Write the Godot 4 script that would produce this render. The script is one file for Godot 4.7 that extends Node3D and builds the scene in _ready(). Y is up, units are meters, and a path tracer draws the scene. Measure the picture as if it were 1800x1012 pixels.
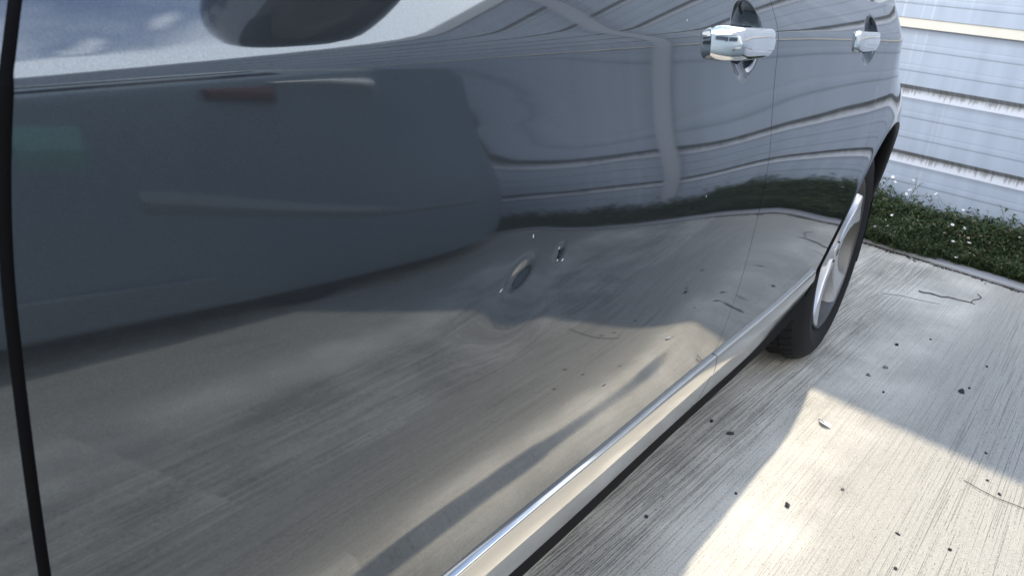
extends Node3D

# World: x runs along the parked car towards its tail, y up, z away from the car's left side. Metres.
const XC := 0.25            # spacing of the body surface's control points along the car
const YC := 0.035           # and up the car
const WALL_X := 2.253       # the metal wall stands at x = WALL_X - WALL_T * z
const WALL_T := 0.2906
const KERB_X := 1.753
const ARCH_R := 0.43
const AXLE_Y := 0.372

# Side of the body: distance outward (tenths of a millimetre) at control points, one row per 0.25 m along the car
var side := PackedFloat32Array([
	-414, -297, -187, -85, 10, 98, 179, 254, 321, 380, 430, 469, 502, 532, 558, 580, 597, 611, 620, 626, 629, 631, 630, 628, 625, 622,
	-427, -313, -206, -106, -12, 76, 159, 236, 308, 372, 427, 472, 509, 542, 569, 590, 606, 616, 622, 624, 624, 621, 617, 613, 607, 601,
	-431, -323, -222, -128, -39, 46, 128, 209, 288, 363, 431, 484, 528, 564, 591, 611, 623, 629, 628, 622, 613, 604, 596, 588, 579, 569,
	-412, -313, -223, -140, -63, 9, 84, 164, 254, 351, 445, 514, 564, 601, 627, 643, 651, 649, 638, 617, 592, 571, 556, 543, 529, 515,
	-352, -262, -181, -111, -52, -4, 44, 118, 218, 337, 459, 542, 597, 633, 656, 669, 676, 671, 651, 611, 554, 515, 491, 473, 455, 438,
	-269, -180, -100, -32, 21, 56, 82, 151, 260, 387, 508, 583, 624, 646, 660, 666, 666, 655, 629, 577, 507, 459, 429, 406, 384, 363,
	-247, -156, -75, -4, 54, 97, 130, 204, 305, 415, 517, 570, 594, 607, 619, 627, 627, 610, 566, 498, 436, 392, 364, 341, 320, 299,
	-310, -220, -141, -71, -12, 36, 83, 162, 241, 321, 403, 458, 495, 524, 546, 561, 566, 553, 509, 438, 380, 339, 313, 292, 272, 252,
	-383, -291, -207, -132, -64, -2, 58, 125, 192, 257, 320, 373, 417, 454, 483, 500, 503, 489, 449, 387, 337, 302, 279, 261, 243, 225,
	-421, -322, -230, -147, -69, 3, 72, 139, 202, 262, 315, 361, 400, 435, 462, 475, 474, 453, 409, 353, 311, 282, 264, 250, 235, 221,
	-424, -320, -224, -135, -52, 24, 96, 163, 225, 281, 330, 370, 404, 432, 452, 460, 456, 435, 397, 353, 319, 294, 279, 266, 254, 242,
	-404, -297, -199, -108, -24, 53, 124, 190, 250, 303, 349, 384, 413, 436, 452, 460, 456, 438, 403, 364, 336, 318, 307, 298, 289, 279,
	-366, -258, -158, -67, 17, 94, 163, 226, 282, 329, 368, 397, 419, 437, 449, 455, 453, 443, 422, 398, 379, 364, 355, 347, 339, 330,
	-319, -211, -112, -21, 62, 137, 204, 263, 314, 356, 388, 410, 426, 439, 448, 453, 453, 448, 439, 428, 417, 407, 400, 392, 385, 377,
	-409, -302, -204, -114, -32, 41, 105, 160, 207, 244, 272, 290, 302, 312, 319, 324, 325, 324, 321, 316, 310, 304, 298, 292, 287, 281,
	-776, -671, -574, -485, -406, -335, -273, -220, -176, -141, -117, -102, -92, -83, -77, -72, -70, -69, -70, -72, -75, -79, -83, -87, -92, -96,
	-1423, -1319, -1223, -1135, -1057, -987, -927, -876, -834, -801, -779, -765, -757, -749, -743, -739, -736, -735, -734, -735, -737, -739, -742, -745, -748, -752,
	-2348, -2244, -2149, -2063, -1985, -1917, -1858, -1808, -1767, -1736, -1714, -1702, -1694, -1688, -1682, -1678, -1675, -1673, -1672, -1672, -1673, -1675, -1677, -1679, -1682, -1685,
])
var rng := RandomNumberGenerator.new()
var M := {}
var taken := {}

# ---------------------------------------------------------------- helpers
func lin(r: float, g: float, b: float) -> Color:
	return Color(r, g, b).linear_to_srgb()

func mat(c: Color, rough := 0.8, metal := 0.0, spec := 0.5) -> StandardMaterial3D:
	var m := StandardMaterial3D.new()
	m.albedo_color = c
	m.roughness = rough
	m.metallic = metal
	m.metallic_specular = spec
	return m

func numbered(called: String) -> String:
	var n: int = taken.get(called, 0)
	taken[called] = n + 1
	return called if n == 0 else "%s_%03d" % [called, n]

func tag(o: Node, label: String, category: String, group := "") -> void:
	o.set_meta("label", label)
	o.set_meta("category", category)
	if group != "":
		o.set_meta("group", group)

func thing(called: String, label: String, category: String, at := Vector3.ZERO, group := "") -> Node3D:
	var o := Node3D.new()
	o.name = numbered(called)
	o.position = at
	add_child(o)
	tag(o, label, category, group)
	return o

func put(called: String, mesh: Mesh, m: Material, parent: Node = null) -> MeshInstance3D:
	var o := MeshInstance3D.new()
	o.name = called
	o.mesh = mesh
	o.material_override = m
	if parent == null:
		o.name = numbered(called)
		add_child(o)
	else:
		parent.add_child(o, true)
	return o

func struct(called: String, mesh: Mesh, m: Material) -> MeshInstance3D:
	var o := put(called, mesh, m)
	o.set_meta("kind", "structure")
	return o

# A sheet through rows of points; normals are found from the neighbours, so the sheet is smooth
func sheet(rows: Array, uvs: Array = [], cols: Array = [], flip := false, closed := false) -> ArrayMesh:
	var nr := rows.size()
	var nc: int = rows[0].size()
	var v := PackedVector3Array()
	var n := PackedVector3Array()
	var uv := PackedVector2Array()
	var cc := PackedColorArray()
	var ix := PackedInt32Array()
	for i in nr:
		var ra: PackedVector3Array = rows[i]
		var up: PackedVector3Array = rows[mini(i + 1, nr - 1)]
		var dn: PackedVector3Array = rows[maxi(i - 1, 0)]
		for j in nc:
			v.append(ra[j])
			var jn := mini(j + 1, nc - 1)
			var jp := maxi(j - 1, 0)
			if closed:
				jn = j + 1 if j < nc - 1 else 1
				jp = j - 1 if j > 0 else nc - 2
			var nn := (ra[jn] - ra[jp]).cross(up[j] - dn[j]).normalized()
			n.append(-nn if flip else nn)
			if uvs.size() > 0:
				uv.append(uvs[i][j])
			if cols.size() > 0:
				cc.append(cols[i][j])
	for i in nr - 1:
		for j in nc - 1:
			var a := i * nc + j
			var q := [a, a + nc, a + 1, a + 1, a + nc, a + nc + 1]
			if flip:
				q = [a, a + 1, a + nc, a + 1, a + nc + 1, a + nc]
			ix.append_array(PackedInt32Array(q))
	var arr := []
	arr.resize(Mesh.ARRAY_MAX)
	arr[Mesh.ARRAY_VERTEX] = v
	arr[Mesh.ARRAY_NORMAL] = n
	if uvs.size() > 0:
		arr[Mesh.ARRAY_TEX_UV] = uv
	if cols.size() > 0:
		arr[Mesh.ARRAY_COLOR] = cc
	arr[Mesh.ARRAY_INDEX] = ix
	var me := ArrayMesh.new()
	me.add_surface_from_arrays(Mesh.PRIMITIVE_TRIANGLES, arr)
	return me

# A section (points across) swept along stations (origin, across axis, up axis); flat-shaded between section corners
func sweep(st: SurfaceTool, sec: PackedVector2Array, stations: Array, shut := true, smooth := -1) -> void:
	st.set_smooth_group(smooth)
	var k := sec.size()
	var last := k if shut else k - 1
	for s in stations.size() - 1:
		var A: Array = stations[s]
		var B: Array = stations[s + 1]
		for i in last:
			var p: Vector2 = sec[i]
			var q: Vector2 = sec[(i + 1) % k]
			var a0: Vector3 = A[0] + A[1] * p.x + A[2] * p.y
			var a1: Vector3 = A[0] + A[1] * q.x + A[2] * q.y
			var b0: Vector3 = B[0] + B[1] * p.x + B[2] * p.y
			var b1: Vector3 = B[0] + B[1] * q.x + B[2] * q.y
			for w in [a0, b0, a1, a1, b0, b1]:
				st.add_vertex(w)
	if shut:
		for e in [0, stations.size() - 1]:
			var E: Array = stations[e]
			for i in range(1, k - 1):
				var tri := [sec[0], sec[i], sec[i + 1]] if e == 0 else [sec[0], sec[i + 1], sec[i]]
				for p in tri:
					var w: Vector3 = E[0] + E[1] * p.x + E[2] * p.y
					st.add_vertex(w)

func new_st() -> SurfaceTool:
	var st := SurfaceTool.new()
	st.begin(Mesh.PRIMITIVE_TRIANGLES)
	return st

func done(st: SurfaceTool) -> ArrayMesh:
	st.generate_normals()
	return st.commit()

func tube(path: PackedVector3Array, radii: PackedFloat32Array, sides := 7) -> ArrayMesh:
	var rows := []
	for i in path.size():
		var t := (path[mini(i + 1, path.size() - 1)] - path[maxi(i - 1, 0)]).normalized()
		var a := t.cross(Vector3(0.21, 0.33, 0.92)).normalized()
		var b := t.cross(a)
		var r := PackedVector3Array()
		for k in sides + 1:
			var w := TAU * k / sides
			r.append(path[i] + (a * cos(w) + b * sin(w)) * radii[i])
		rows.append(r)
	return sheet(rows, [], [], false, true)

# Turned shape about the z axis: profile of (radius, z)
func lathe(prof: PackedVector2Array, seg := 72, from := 0.0, to := TAU) -> ArrayMesh:
	var rows := []
	for q in prof:
		var r := PackedVector3Array()
		for k in seg + 1:
			var w := lerpf(from, to, float(k) / seg)
			r.append(Vector3(sin(w) * q.x, cos(w) * q.x, q.y))
		rows.append(r)
	return sheet(rows)

# ---------------------------------------------------------------- the car's side
func bw(t: float) -> PackedFloat32Array:
	var u := 1.0 - t
	return PackedFloat32Array([u * u * u / 6.0, (3.0 * t * t * t - 6.0 * t * t + 4.0) / 6.0, (-3.0 * t * t * t + 3.0 * t * t + 3.0 * t + 1.0) / 6.0, t * t * t / 6.0])

func spline(x: float, y: float) -> float:
	var u := clampf((x + 3.25) / XC, 1.0, 15.999)
	var w := clampf((y - 0.24) / YC, 1.0, 23.998)
	var i := int(u)
	var j := int(w)
	var a := bw(u - i)
	var b := bw(w - j)
	var z := 0.0
	for k in 4:
		var o := (i - 1 + k) * 26 + j - 1
		z += a[k] * (b[0] * side[o] + b[1] * side[o + 1] + b[2] * side[o + 2] + b[3] * side[o + 3])
	return z * 1e-4

func crease(x: float) -> float:
	# height of the shoulder line
	var t := clampf((x + 2.62) / 1.0, -1.2, 1.5)
	return 0.995 + 0.036 * t - 0.010 * maxf(t, 0.0) * t + 0.003 * minf(t, 0.0)

func front_gap(y: float) -> float:
	# line between the front fender and the front door
	return -2.6262 + 0.42 * (y - 0.89) * (y - 0.89) * (1.75 if y > 0.89 else 0.65) + 0.30 * maxf(0.0, y - 1.01)

func dip(x: float, y: float, cx: float, cy: float, s1: float, s2: float, turn: float) -> float:
	var dx := x - cx
	var dy := y - cy
	var a := (dx * cos(turn) + dy * sin(turn)) / s1
	var b := (-dx * sin(turn) + dy * cos(turn)) / s2
	return exp(-0.5 * (a * a + b * b))

func cup(x: float, y: float, cx: float) -> float:
	var a := (x - cx) / 0.078
	var b := (y - crease(cx) - 0.006) / 0.056
	var r := a * a + b * b
	return 0.028 * pow(1.0 - r, 0.95) if r < 1.0 else 0.0

func skin(x: float, y: float, cups := true) -> float:
	var c := crease(x)
	var z := 0.0
	if y <= c:
		z = spline(x, y)
	else:
		z = spline(x, c)
		var s0 := (z - spline(x, c - 0.002)) / 0.002
		var rear := smoothstep(-2.5, -1.2, x)
		var m := -tan(deg_to_rad(lerpf(27.0, 17.0, rear) + 16.0 * smoothstep(-0.35, 0.25, x)))
		var w := 0.024
		var t := y - c
		var q := t / w
		var I := w * (q * q * q - 0.5 * q * q * q * q) if q < 1.0 else w * 0.5 + (t - w)
		z += s0 * t + (m - s0) * I
		if t > w:
			z -= 1.1 * (t - w) * (t - w)
	if x > 0.6:
		z -= 0.10 * (x - 0.6) * (x - 0.6) + 0.06 * (x - 0.6)
	if x > -0.25:
		# the tail narrows towards the back and, above the wheel, towards the roof
		var q2 := maxf(x + 0.1, 0.0)
		z -= 0.085 * q2 * q2
		var t2 := y - 0.79
		if t2 > 0.0:
			z -= 0.42 * t2 * t2 / (t2 + 0.07) * smoothstep(-0.25, 0.25, x)
	if x < -2.9:
		z -= 0.12 * pow(-2.9 - x, 2.2)
	# a parking knock: one long dent, one small pit and the shallow hollow round them
	if x > -2.45 and x < -1.85 and y > 0.62 and y < 0.95:
		z -= 0.0023 * dip(x, y, -2.154, 0.8120, 0.0125, 0.0058, 0.42)
		z -= 0.0010 * dip(x, y, -2.079, 0.8200, 0.0050, 0.0036, 0.6)
		z -= 0.0016 * dip(x, y, -2.170, 0.792, 0.050, 0.032, 0.15)
		z += 0.0004 * dip(x, y, -2.100, 0.768, 0.030, 0.022, 0.0)
	if not cups:
		return z
	if x > -1.62 and x < -1.40:
		z -= cup(x, y, -1.505)
	elif x > -0.68 and x < -0.48:
		z -= cup(x, y, -0.585)
	return z

func on_skin(x: float, y: float, off := 0.0) -> Vector3:
	return Vector3(x, y, skin(x, y) + off)

# Positions between a and b: coarse steps, fine ones inside the given windows [from, to, step]
func steps(a: float, b: float, coarse: float, windows: Array) -> PackedFloat32Array:
	var out := PackedFloat32Array([a])
	var p := a
	while p < b - 1e-6:
		var d := coarse
		for w in windows:
			if p >= w[0] - 0.02 and p < w[1] + 0.02:
				d = minf(d, w[2] * 2.0)
			if p >= w[0] and p < w[1]:
				d = minf(d, w[2])
		p += d
		out.append(minf(p, b))
	if out.size() > 2 and out[out.size() - 1] - out[out.size() - 2] < 0.0008:
		out.remove_at(out.size() - 2)
	return out

func table(xs: Array, ys: Array, x: float) -> float:
	if x <= xs[0]:
		return ys[0]
	for i in xs.size() - 1:
		if x <= xs[i + 1]:
			return lerpf(ys[i], ys[i + 1], (x - xs[i]) / (xs[i + 1] - xs[i]))
	return ys[ys.size() - 1]

func trim_top(x: float) -> float:
	# upper edge of the bright strip along the foot of the doors
	return 0.06058 * x * x * x + 0.25472 * x * x + 0.33030 * x + 0.54498

func door_gap(y: float) -> float:
	return table([0.20, 0.385, 0.45, 0.522, 0.62, 0.70, 0.80, 0.87, 0.94, 1.002, 1.05, 1.13], [-1.222, -1.226, -1.231, -1.245, -1.282, -1.306, -1.320, -1.323, -1.322, -1.328, -1.343, -1.385], y)

# A panel of the side between two lines given as functions of the height
func panel(ys: PackedFloat32Array, us: PackedFloat32Array, left: Callable, right: Callable) -> ArrayMesh:
	var rows := []
	var uvs := []
	for i in ys.size():
		var r := PackedVector3Array()
		var t := PackedVector2Array()
		for u in us:
			var y := ys[i]
			var x := lerpf(left.call(y), right.call(y), u)
			r.append(Vector3(x, y, skin(x, y)))
			t.append(Vector2(x, -y) * 4.0)
		rows.append(r)
		uvs.append(t)
	return sheet(rows, uvs)

# ---------------------------------------------------------------- computed textures
func noise(sd: int, f: float, oct := 3, kind := FastNoiseLite.TYPE_SIMPLEX_SMOOTH) -> FastNoiseLite:
	var n := FastNoiseLite.new()
	n.seed = sd
	n.frequency = f
	n.noise_type = kind
	n.fractal_octaves = oct
	n.fractal_type = FastNoiseLite.FRACTAL_FBM if oct > 1 else FastNoiseLite.FRACTAL_NONE
	return n

func layer(n: FastNoiseLite, w: int, h: int, W: int, H: int) -> PackedByteArray:
	var im := n.get_image(w, h, false, false, true)
	im.convert(Image.FORMAT_L8)
	if w != W or h != H:
		im.resize(W, H, Image.INTERPOLATE_CUBIC)
	return im.get_data()

func concrete() -> StandardMaterial3D:
	# one tile is 4.1 m along the car by 1.15 m across; drag-broom grooves run along the car
	var W := 2048
	var H := 2048
	var groove := layer(noise(11, 0.17, 1), 40, H, W, H)
	var fine := layer(noise(12, 0.33, 1), 90, H, W, H)
	var brk := layer(noise(13, 0.11, 3), W, 576, W, H)
	var pit := layer(noise(14, 0.42, 2), W, 576, W, H)
	var stain := layer(noise(15, 0.016, 5), 512, 180, W, H)
	var alb := PackedByteArray()
	var hgt := PackedByteArray()
	alb.resize(W * H * 3)
	hgt.resize(W * H)
	for j in H:
		var z := 1.15 * j / H - 0.40
		var deep := 1.0 - 0.80 * smoothstep(-0.02, 0.12, z) + 0.30 * smoothstep(0.38, 0.52, z) - 0.15 * smoothstep(0.70, 0.75, z)
		var few := 0.600 + 0.075 * smoothstep(0.0, 0.12, z)
		var grime := 0.10 * smoothstep(0.24, 0.42, z)
		var o := j * W
		for i in W:
			var k := o + i
			var b := brk[k] / 255.0 - 0.5
			var p := pit[k] / 255.0 - 0.5
			var s := stain[k] / 255.0 - 0.5
			var cut := clampf((groove[k] / 255.0 - few + b * 0.42 + p * 0.15) * 8.0, 0.0, 1.0) * (deep * 0.8 + 0.2)
			var f := (fine[k] / 255.0 - 0.5 + p * 0.5) * minf(1.0, deep * 0.9)
			var hole := clampf((p - 0.19 + b * 0.35) * 8.0, 0.0, 1.0)
			var h := 0.78 + f * 0.26 + p * 0.34 + b * 0.14 - cut * 0.55 - hole * 0.30
			hgt[k] = int(clampf(h, 0.0, 1.0) * 255.0)
			var a := 0.735 + s * 0.18 + b * 0.09 + f * 0.06 + p * 0.12 - cut * 0.15 - hole * 0.20
			a -= grime * (0.75 + s * 2.0)
			var q := k * 3
			alb[q] = int(clampf(a, 0.0, 1.0) * 255.0)
			alb[q + 1] = int(clampf(a * 0.972, 0.0, 1.0) * 255.0)
			alb[q + 2] = int(clampf(a * 0.905, 0.0, 1.0) * 255.0)
	var m := mat(Color.WHITE, 0.92, 0.0, 0.3)
	m.albedo_texture = ImageTexture.create_from_image(Image.create_from_data(W, H, false, Image.FORMAT_RGB8, alb))
	m.heightmap_enabled = true
	m.heightmap_texture = ImageTexture.create_from_image(Image.create_from_data(W, H, false, Image.FORMAT_L8, hgt))
	m.heightmap_scale = 0.32
	return m

func sky_material() -> PanoramaSkyMaterial:
	# blue sky with a bank of cloud low down and torn scraps higher up, the same all the way round
	var W := 1024
	var H := 512
	var im := Image.create(W, H, false, Image.FORMAT_RGBF)
	var n1 := noise(31, 2.2, 5)
	var n2 := noise(32, 5.0, 4)
	for j in H:
		var th := PI * (j + 0.5) / H
		var y := cos(th)
		var el := rad_to_deg(asin(clampf(y, -1.0, 1.0)))
		for i in W:
			if y < -0.02:
				im.set_pixel(i, j, Color(0.55, 0.56, 0.56))
				continue
			var ph := TAU * i / W
			var d := Vector3(sin(th) * sin(ph), y, -sin(th) * cos(ph))
			var up := clampf(y, 0.0, 1.0)
			var c := Color(1.35, 1.50, 1.72).lerp(Color(0.60, 0.86, 1.44), pow(up, 0.6))
			var a := n1.get_noise_3d(d.x, d.y * 2.6, d.z)
			var b := n2.get_noise_3d(d.x, d.y * 2.0, d.z)
			var bank := smoothstep(44.0, 30.0, el + a * 14.0 + b * 5.0) * smoothstep(-0.9, 0.2, a + 0.55)
			var scrap := smoothstep(0.26, 0.50, a + b * 0.55) * 0.75
			var cl := clampf(maxf(bank * 0.85, scrap), 0.0, 1.0)
			im.set_pixel(i, j, c.lerp(Color(3.9, 3.95, 4.0), cl))
	var s := PanoramaSkyMaterial.new()
	s.panorama = ImageTexture.create_from_image(im)
	return s

func flakes() -> ImageTexture:
	var im := Image.create(512, 512, false, Image.FORMAT_RGB8)
	var r := RandomNumberGenerator.new()
	r.seed = 5
	for j in 512:
		for i in 512:
			var g := clampf(0.90 + r.randfn(0.0, 0.035), 0.0, 1.0)
			im.set_pixel(i, j, Color(g, g, g))
	return ImageTexture.create_from_image(im)

func materials() -> void:
	var pm := mat(lin(0.112, 0.130, 0.152), 0.045, 0.88, 0.2)
	pm.albedo_texture = flakes()
	pm.clearcoat_enabled = true
	pm.clearcoat = 0.22
	pm.clearcoat_roughness = 0.012
	M.paint = pm
	M.chrome = mat(lin(0.72, 0.72, 0.72), 0.07, 1.0)
	M.satin = mat(lin(0.70, 0.685, 0.66), 0.11, 1.0)
	M.rim = mat(lin(0.46, 0.46, 0.47), 0.34, 0.55)
	M.rim.clearcoat_enabled = true
	M.barrel = mat(lin(0.10, 0.098, 0.095), 0.40, 0.8)
	M.rubber = mat(lin(0.0085, 0.0085, 0.0095), 0.6, 0.0, 0.3)
	M.black = mat(lin(0.012, 0.012, 0.013), 0.45)
	M.dark = mat(lin(0.008, 0.008, 0.009), 0.9, 0.0, 0.2)
	M.glass = mat(lin(0.01, 0.012, 0.013), 0.03, 0.0, 0.6)
	M.disc = mat(lin(0.10, 0.095, 0.09), 0.5, 0.8)
	M.chip = mat(lin(0.42, 0.43, 0.43), 0.6)
	M.concrete = concrete()

# ---------------------------------------------------------------- parts of cars
func wheel(parent: Node, at: Vector3, turn := 0.0) -> Node3D:
	var w := Node3D.new()
	w.name = "wheel"
	w.position = at
	w.rotation.y = turn
	parent.add_child(w, true)
	var prof := PackedVector2Array([Vector2(0.240, -0.052), Vector2(0.250, -0.030), Vector2(0.259, -0.020), Vector2(0.275, -0.012), Vector2(0.300, -0.008), Vector2(0.306, -0.0055), Vector2(0.311, -0.008), Vector2(0.330, -0.012), Vector2(0.345, -0.020), Vector2(0.356, -0.032), Vector2(0.363, -0.042)])
	put("tyre", lathe(prof, 128), M.rubber, w)
	# tread: ribs round the tyre, cut across by grooves
	var rows := []
	var zs := [-0.042, -0.046, -0.075, -0.080, -0.088, -0.093, -0.128, -0.132, -0.140, -0.144, -0.178, -0.183, -0.191, -0.196, -0.224, -0.232]
	var rs := [0.363, 0.366, 0.371, 0.371, 0.362, 0.362, 0.3715, 0.3715, 0.362, 0.362, 0.371, 0.371, 0.362, 0.371, 0.366, 0.355]
	for i in zs.size():
		var r := PackedVector3Array()
		for k in 361:
			var a := TAU * k / 360.0
			var slot: float = 0.006 if (k + i) % 6 == 0 and rs[i] > 0.3625 else 0.0
			r.append(Vector3(sin(a) * (rs[i] - slot), cos(a) * (rs[i] - slot), zs[i]))
		rows.append(r)
	put("tread", sheet(rows), M.rubber, w)
	put("inner_sidewall", lathe(PackedVector2Array([Vector2(0.355, -0.232), Vector2(0.30, -0.245), Vector2(0.235, -0.235)]), 96), M.rubber, w)
	put("rim", lathe(PackedVector2Array([Vector2(0.254, -0.024), Vector2(0.2525, -0.017), Vector2(0.249, -0.0145), Vector2(0.2445, -0.017), Vector2(0.241, -0.026), Vector2(0.236, -0.060), Vector2(0.228, -0.10), Vector2(0.222, -0.17), Vector2(0.232, -0.225)]), 128), M.barrel, w)
	put("brake_disc", lathe(PackedVector2Array([Vector2(0.0, -0.115), Vector2(0.150, -0.115), Vector2(0.152, -0.119), Vector2(0.152, -0.135)]), 64), M.disc, w)
	put("hub_cap", lathe(PackedVector2Array([Vector2(0.0, -0.023), Vector2(0.024, -0.0235), Vector2(0.029, -0.027), Vector2(0.031, -0.034), Vector2(0.060, -0.038), Vector2(0.070, -0.055), Vector2(0.075, -0.11)]), 48), M.rim, w)
	# five spokes, each narrow at the hub and spreading to the rim, with a raised back and sloping flanks
	var rr := [0.036, 0.060, 0.090, 0.125, 0.160, 0.195, 0.222, 0.244]
	var hw := [0.028, 0.025, 0.024, 0.026, 0.031, 0.041, 0.055, 0.070]
	var zz := [-0.026, -0.027, -0.029, -0.029, -0.027, -0.024, -0.021, -0.019]
	var dd := [0.040, 0.044, 0.046, 0.044, 0.040, 0.034, 0.028, 0.020]
	var sp := []
	for i in rr.size():
		var r := PackedVector3Array()
		for q in [Vector2(-1.0, -1.6), Vector2(-0.98, -0.95), Vector2(-0.92, -0.50), Vector2(-0.80, -0.10), Vector2(-0.70, 0.0), Vector2(0.0, -0.10), Vector2(0.70, 0.0), Vector2(0.80, -0.10), Vector2(0.92, -0.50), Vector2(0.98, -0.95), Vector2(1.0, -1.6)]:
			var x: float = q.x * hw[i]
			r.append(Vector3(x, sqrt(maxf(rr[i] * rr[i] - x * x, 0.0004)), zz[i] + q.y * dd[i]))
		sp.append(r)
	var fs := new_st()
	for c in 10:
		var strip := []
		for r in sp:
			strip.append(PackedVector3Array([r[c], r[c + 1]]))
		fs.append_from(sheet(strip), 0, Transform3D.IDENTITY)
	var sm := fs.commit()
	for k in 5:
		var s := put("spoke", sm, M.rim, w)
		s.rotation.z = TAU * k / 5.0 + 0.175
	return w

func handle(door: Node, cx: float, out: float) -> void:
	# bright pull bar: a lozenge, blunt to the front, standing out over a hollow in the door
	var c := crease(cx) + 0.004
	var base := skin(cx + 0.10, crease(cx), false)
	var rows := []
	var n := 22
	var slope := (skin(cx + 0.14, c, false) - skin(cx - 0.14, c, false)) / 0.28
	for i in n + 1:
		var t := float(i) / n
		var x := lerpf(-0.118, 0.118, t)
		var endf := minf(1.0, pow(clampf((t + 0.002) / 0.07, 0.0, 1.0), 0.45)) * minf(1.0, pow(clampf((1.002 - t) / 0.16, 0.0, 1.0), 0.5))
		var hh := lerpf(0.0235, 0.0215, t) * lerpf(0.55, 1.0, endf)
		var th := lerpf(0.013, 0.010, t) * maxf(endf, 0.05) * (1.0 if out > 0.01 else 0.75)
		var zc := base + slope * (x - 0.10) + out - 3.5 * pow(absf(x), 3.0) - (out - 0.002) * pow(clampf((-x - 0.055) / 0.063, 0.0, 1.0), 1.6)
		var r := PackedVector3Array()
		for k in 25:
			var a := TAU * k / 24.0
			var ca := signf(cos(a)) * pow(absf(cos(a)), 0.55)
			var sa := signf(sin(a)) * pow(absf(sin(a)), 0.75)
			r.append(Vector3(cx + x, c + 0.012 * x + ca * hh, zc + sa * th))
		rows.append(r)
	put("door_handle", sheet(rows, [], [], true, true), M.chrome, door)
	# key and button insert on its face
	var st := new_st()
	var face := []
	for i in 9:
		var x := lerpf(-0.052, 0.082, i / 8.0)
		face.append([Vector3(cx + x, c + 0.012 * x - 0.001, base + slope * (x - 0.10) + out + (0.0108 if out > 0.01 else 0.0080) - 3.5 * pow(absf(x), 3.0)), Vector3.UP, Vector3.BACK])
	sweep(st, PackedVector2Array([Vector2(-0.0090, -0.002), Vector2(-0.0080, 0.0010), Vector2(0.0080, 0.0010), Vector2(0.0090, -0.002)]), face)
	put("handle_insert", done(st), M.chrome, door)
	# dark gaskets between the bar and the door
	for e in [0.094]:
		var g := new_st()
		var z0 := skin(cx + e, c, false)
		var sec := PackedVector2Array()
		for k in 14:
			var a := TAU * k / 14.0
			sec.append(Vector2((0.027 if e < 0.0 else 0.014) * signf(cos(a)) * pow(absf(cos(a)), 0.6), (0.0285 if e < 0.0 else 0.020) * signf(sin(a)) * pow(absf(sin(a)), 0.6)))
		sweep(g, sec, [[Vector3(cx + e, c + 0.012 * e, z0 - 0.012), Vector3.RIGHT, Vector3.UP], [Vector3(cx + e, c + 0.012 * e, z0 + 0.0018), Vector3.RIGHT * 0.92, Vector3.UP * 0.94]])
		put("handle_gasket", done(g), M.black, door)

func trim(parent: Node, x0: float, x1: float) -> void:
	# bright strip along the foot of a door: an upright face over one that tucks under
	var st := new_st()
	var faces := [[Vector2(-0.1180, -0.045), Vector2(-0.1180, -0.0215)], [Vector2(-0.1180, -0.0215), Vector2(-0.104, -0.0168), Vector2(-0.088, -0.0120), Vector2(-0.070, -0.0070), Vector2(-0.054, -0.0028), Vector2(-0.0465, -0.0008)], [Vector2(-0.0465, -0.0008), Vector2(-0.0445, 0.0012), Vector2(-0.0425, 0.0022)], [Vector2(-0.0425, 0.0022), Vector2(-0.034, 0.0031), Vector2(-0.022, 0.0034), Vector2(-0.011, 0.0031), Vector2(-0.0035, 0.0025), Vector2(-0.0008, 0.0006), Vector2(0.000, -0.0070)]]
	var n := int((x1 - x0) / 0.03) + 1
	for f in faces:
		var rows := []
		for q in f:
			var r := PackedVector3Array()
			for i in n + 1:
				var x := lerpf(x0, x1, float(i) / n)
				var y := trim_top(x)
				var k := lerpf(1.0, 0.80, smoothstep(-0.9, -0.45, x))
				r.append(Vector3(x, y + q.x * k, skin(x, y) + 0.0045 + q.y))
			rows.append(r)
		st.append_from(sheet(rows), 0, Transform3D.IDENTITY)
	put("sill_trim", st.commit(), M.satin, parent)

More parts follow.
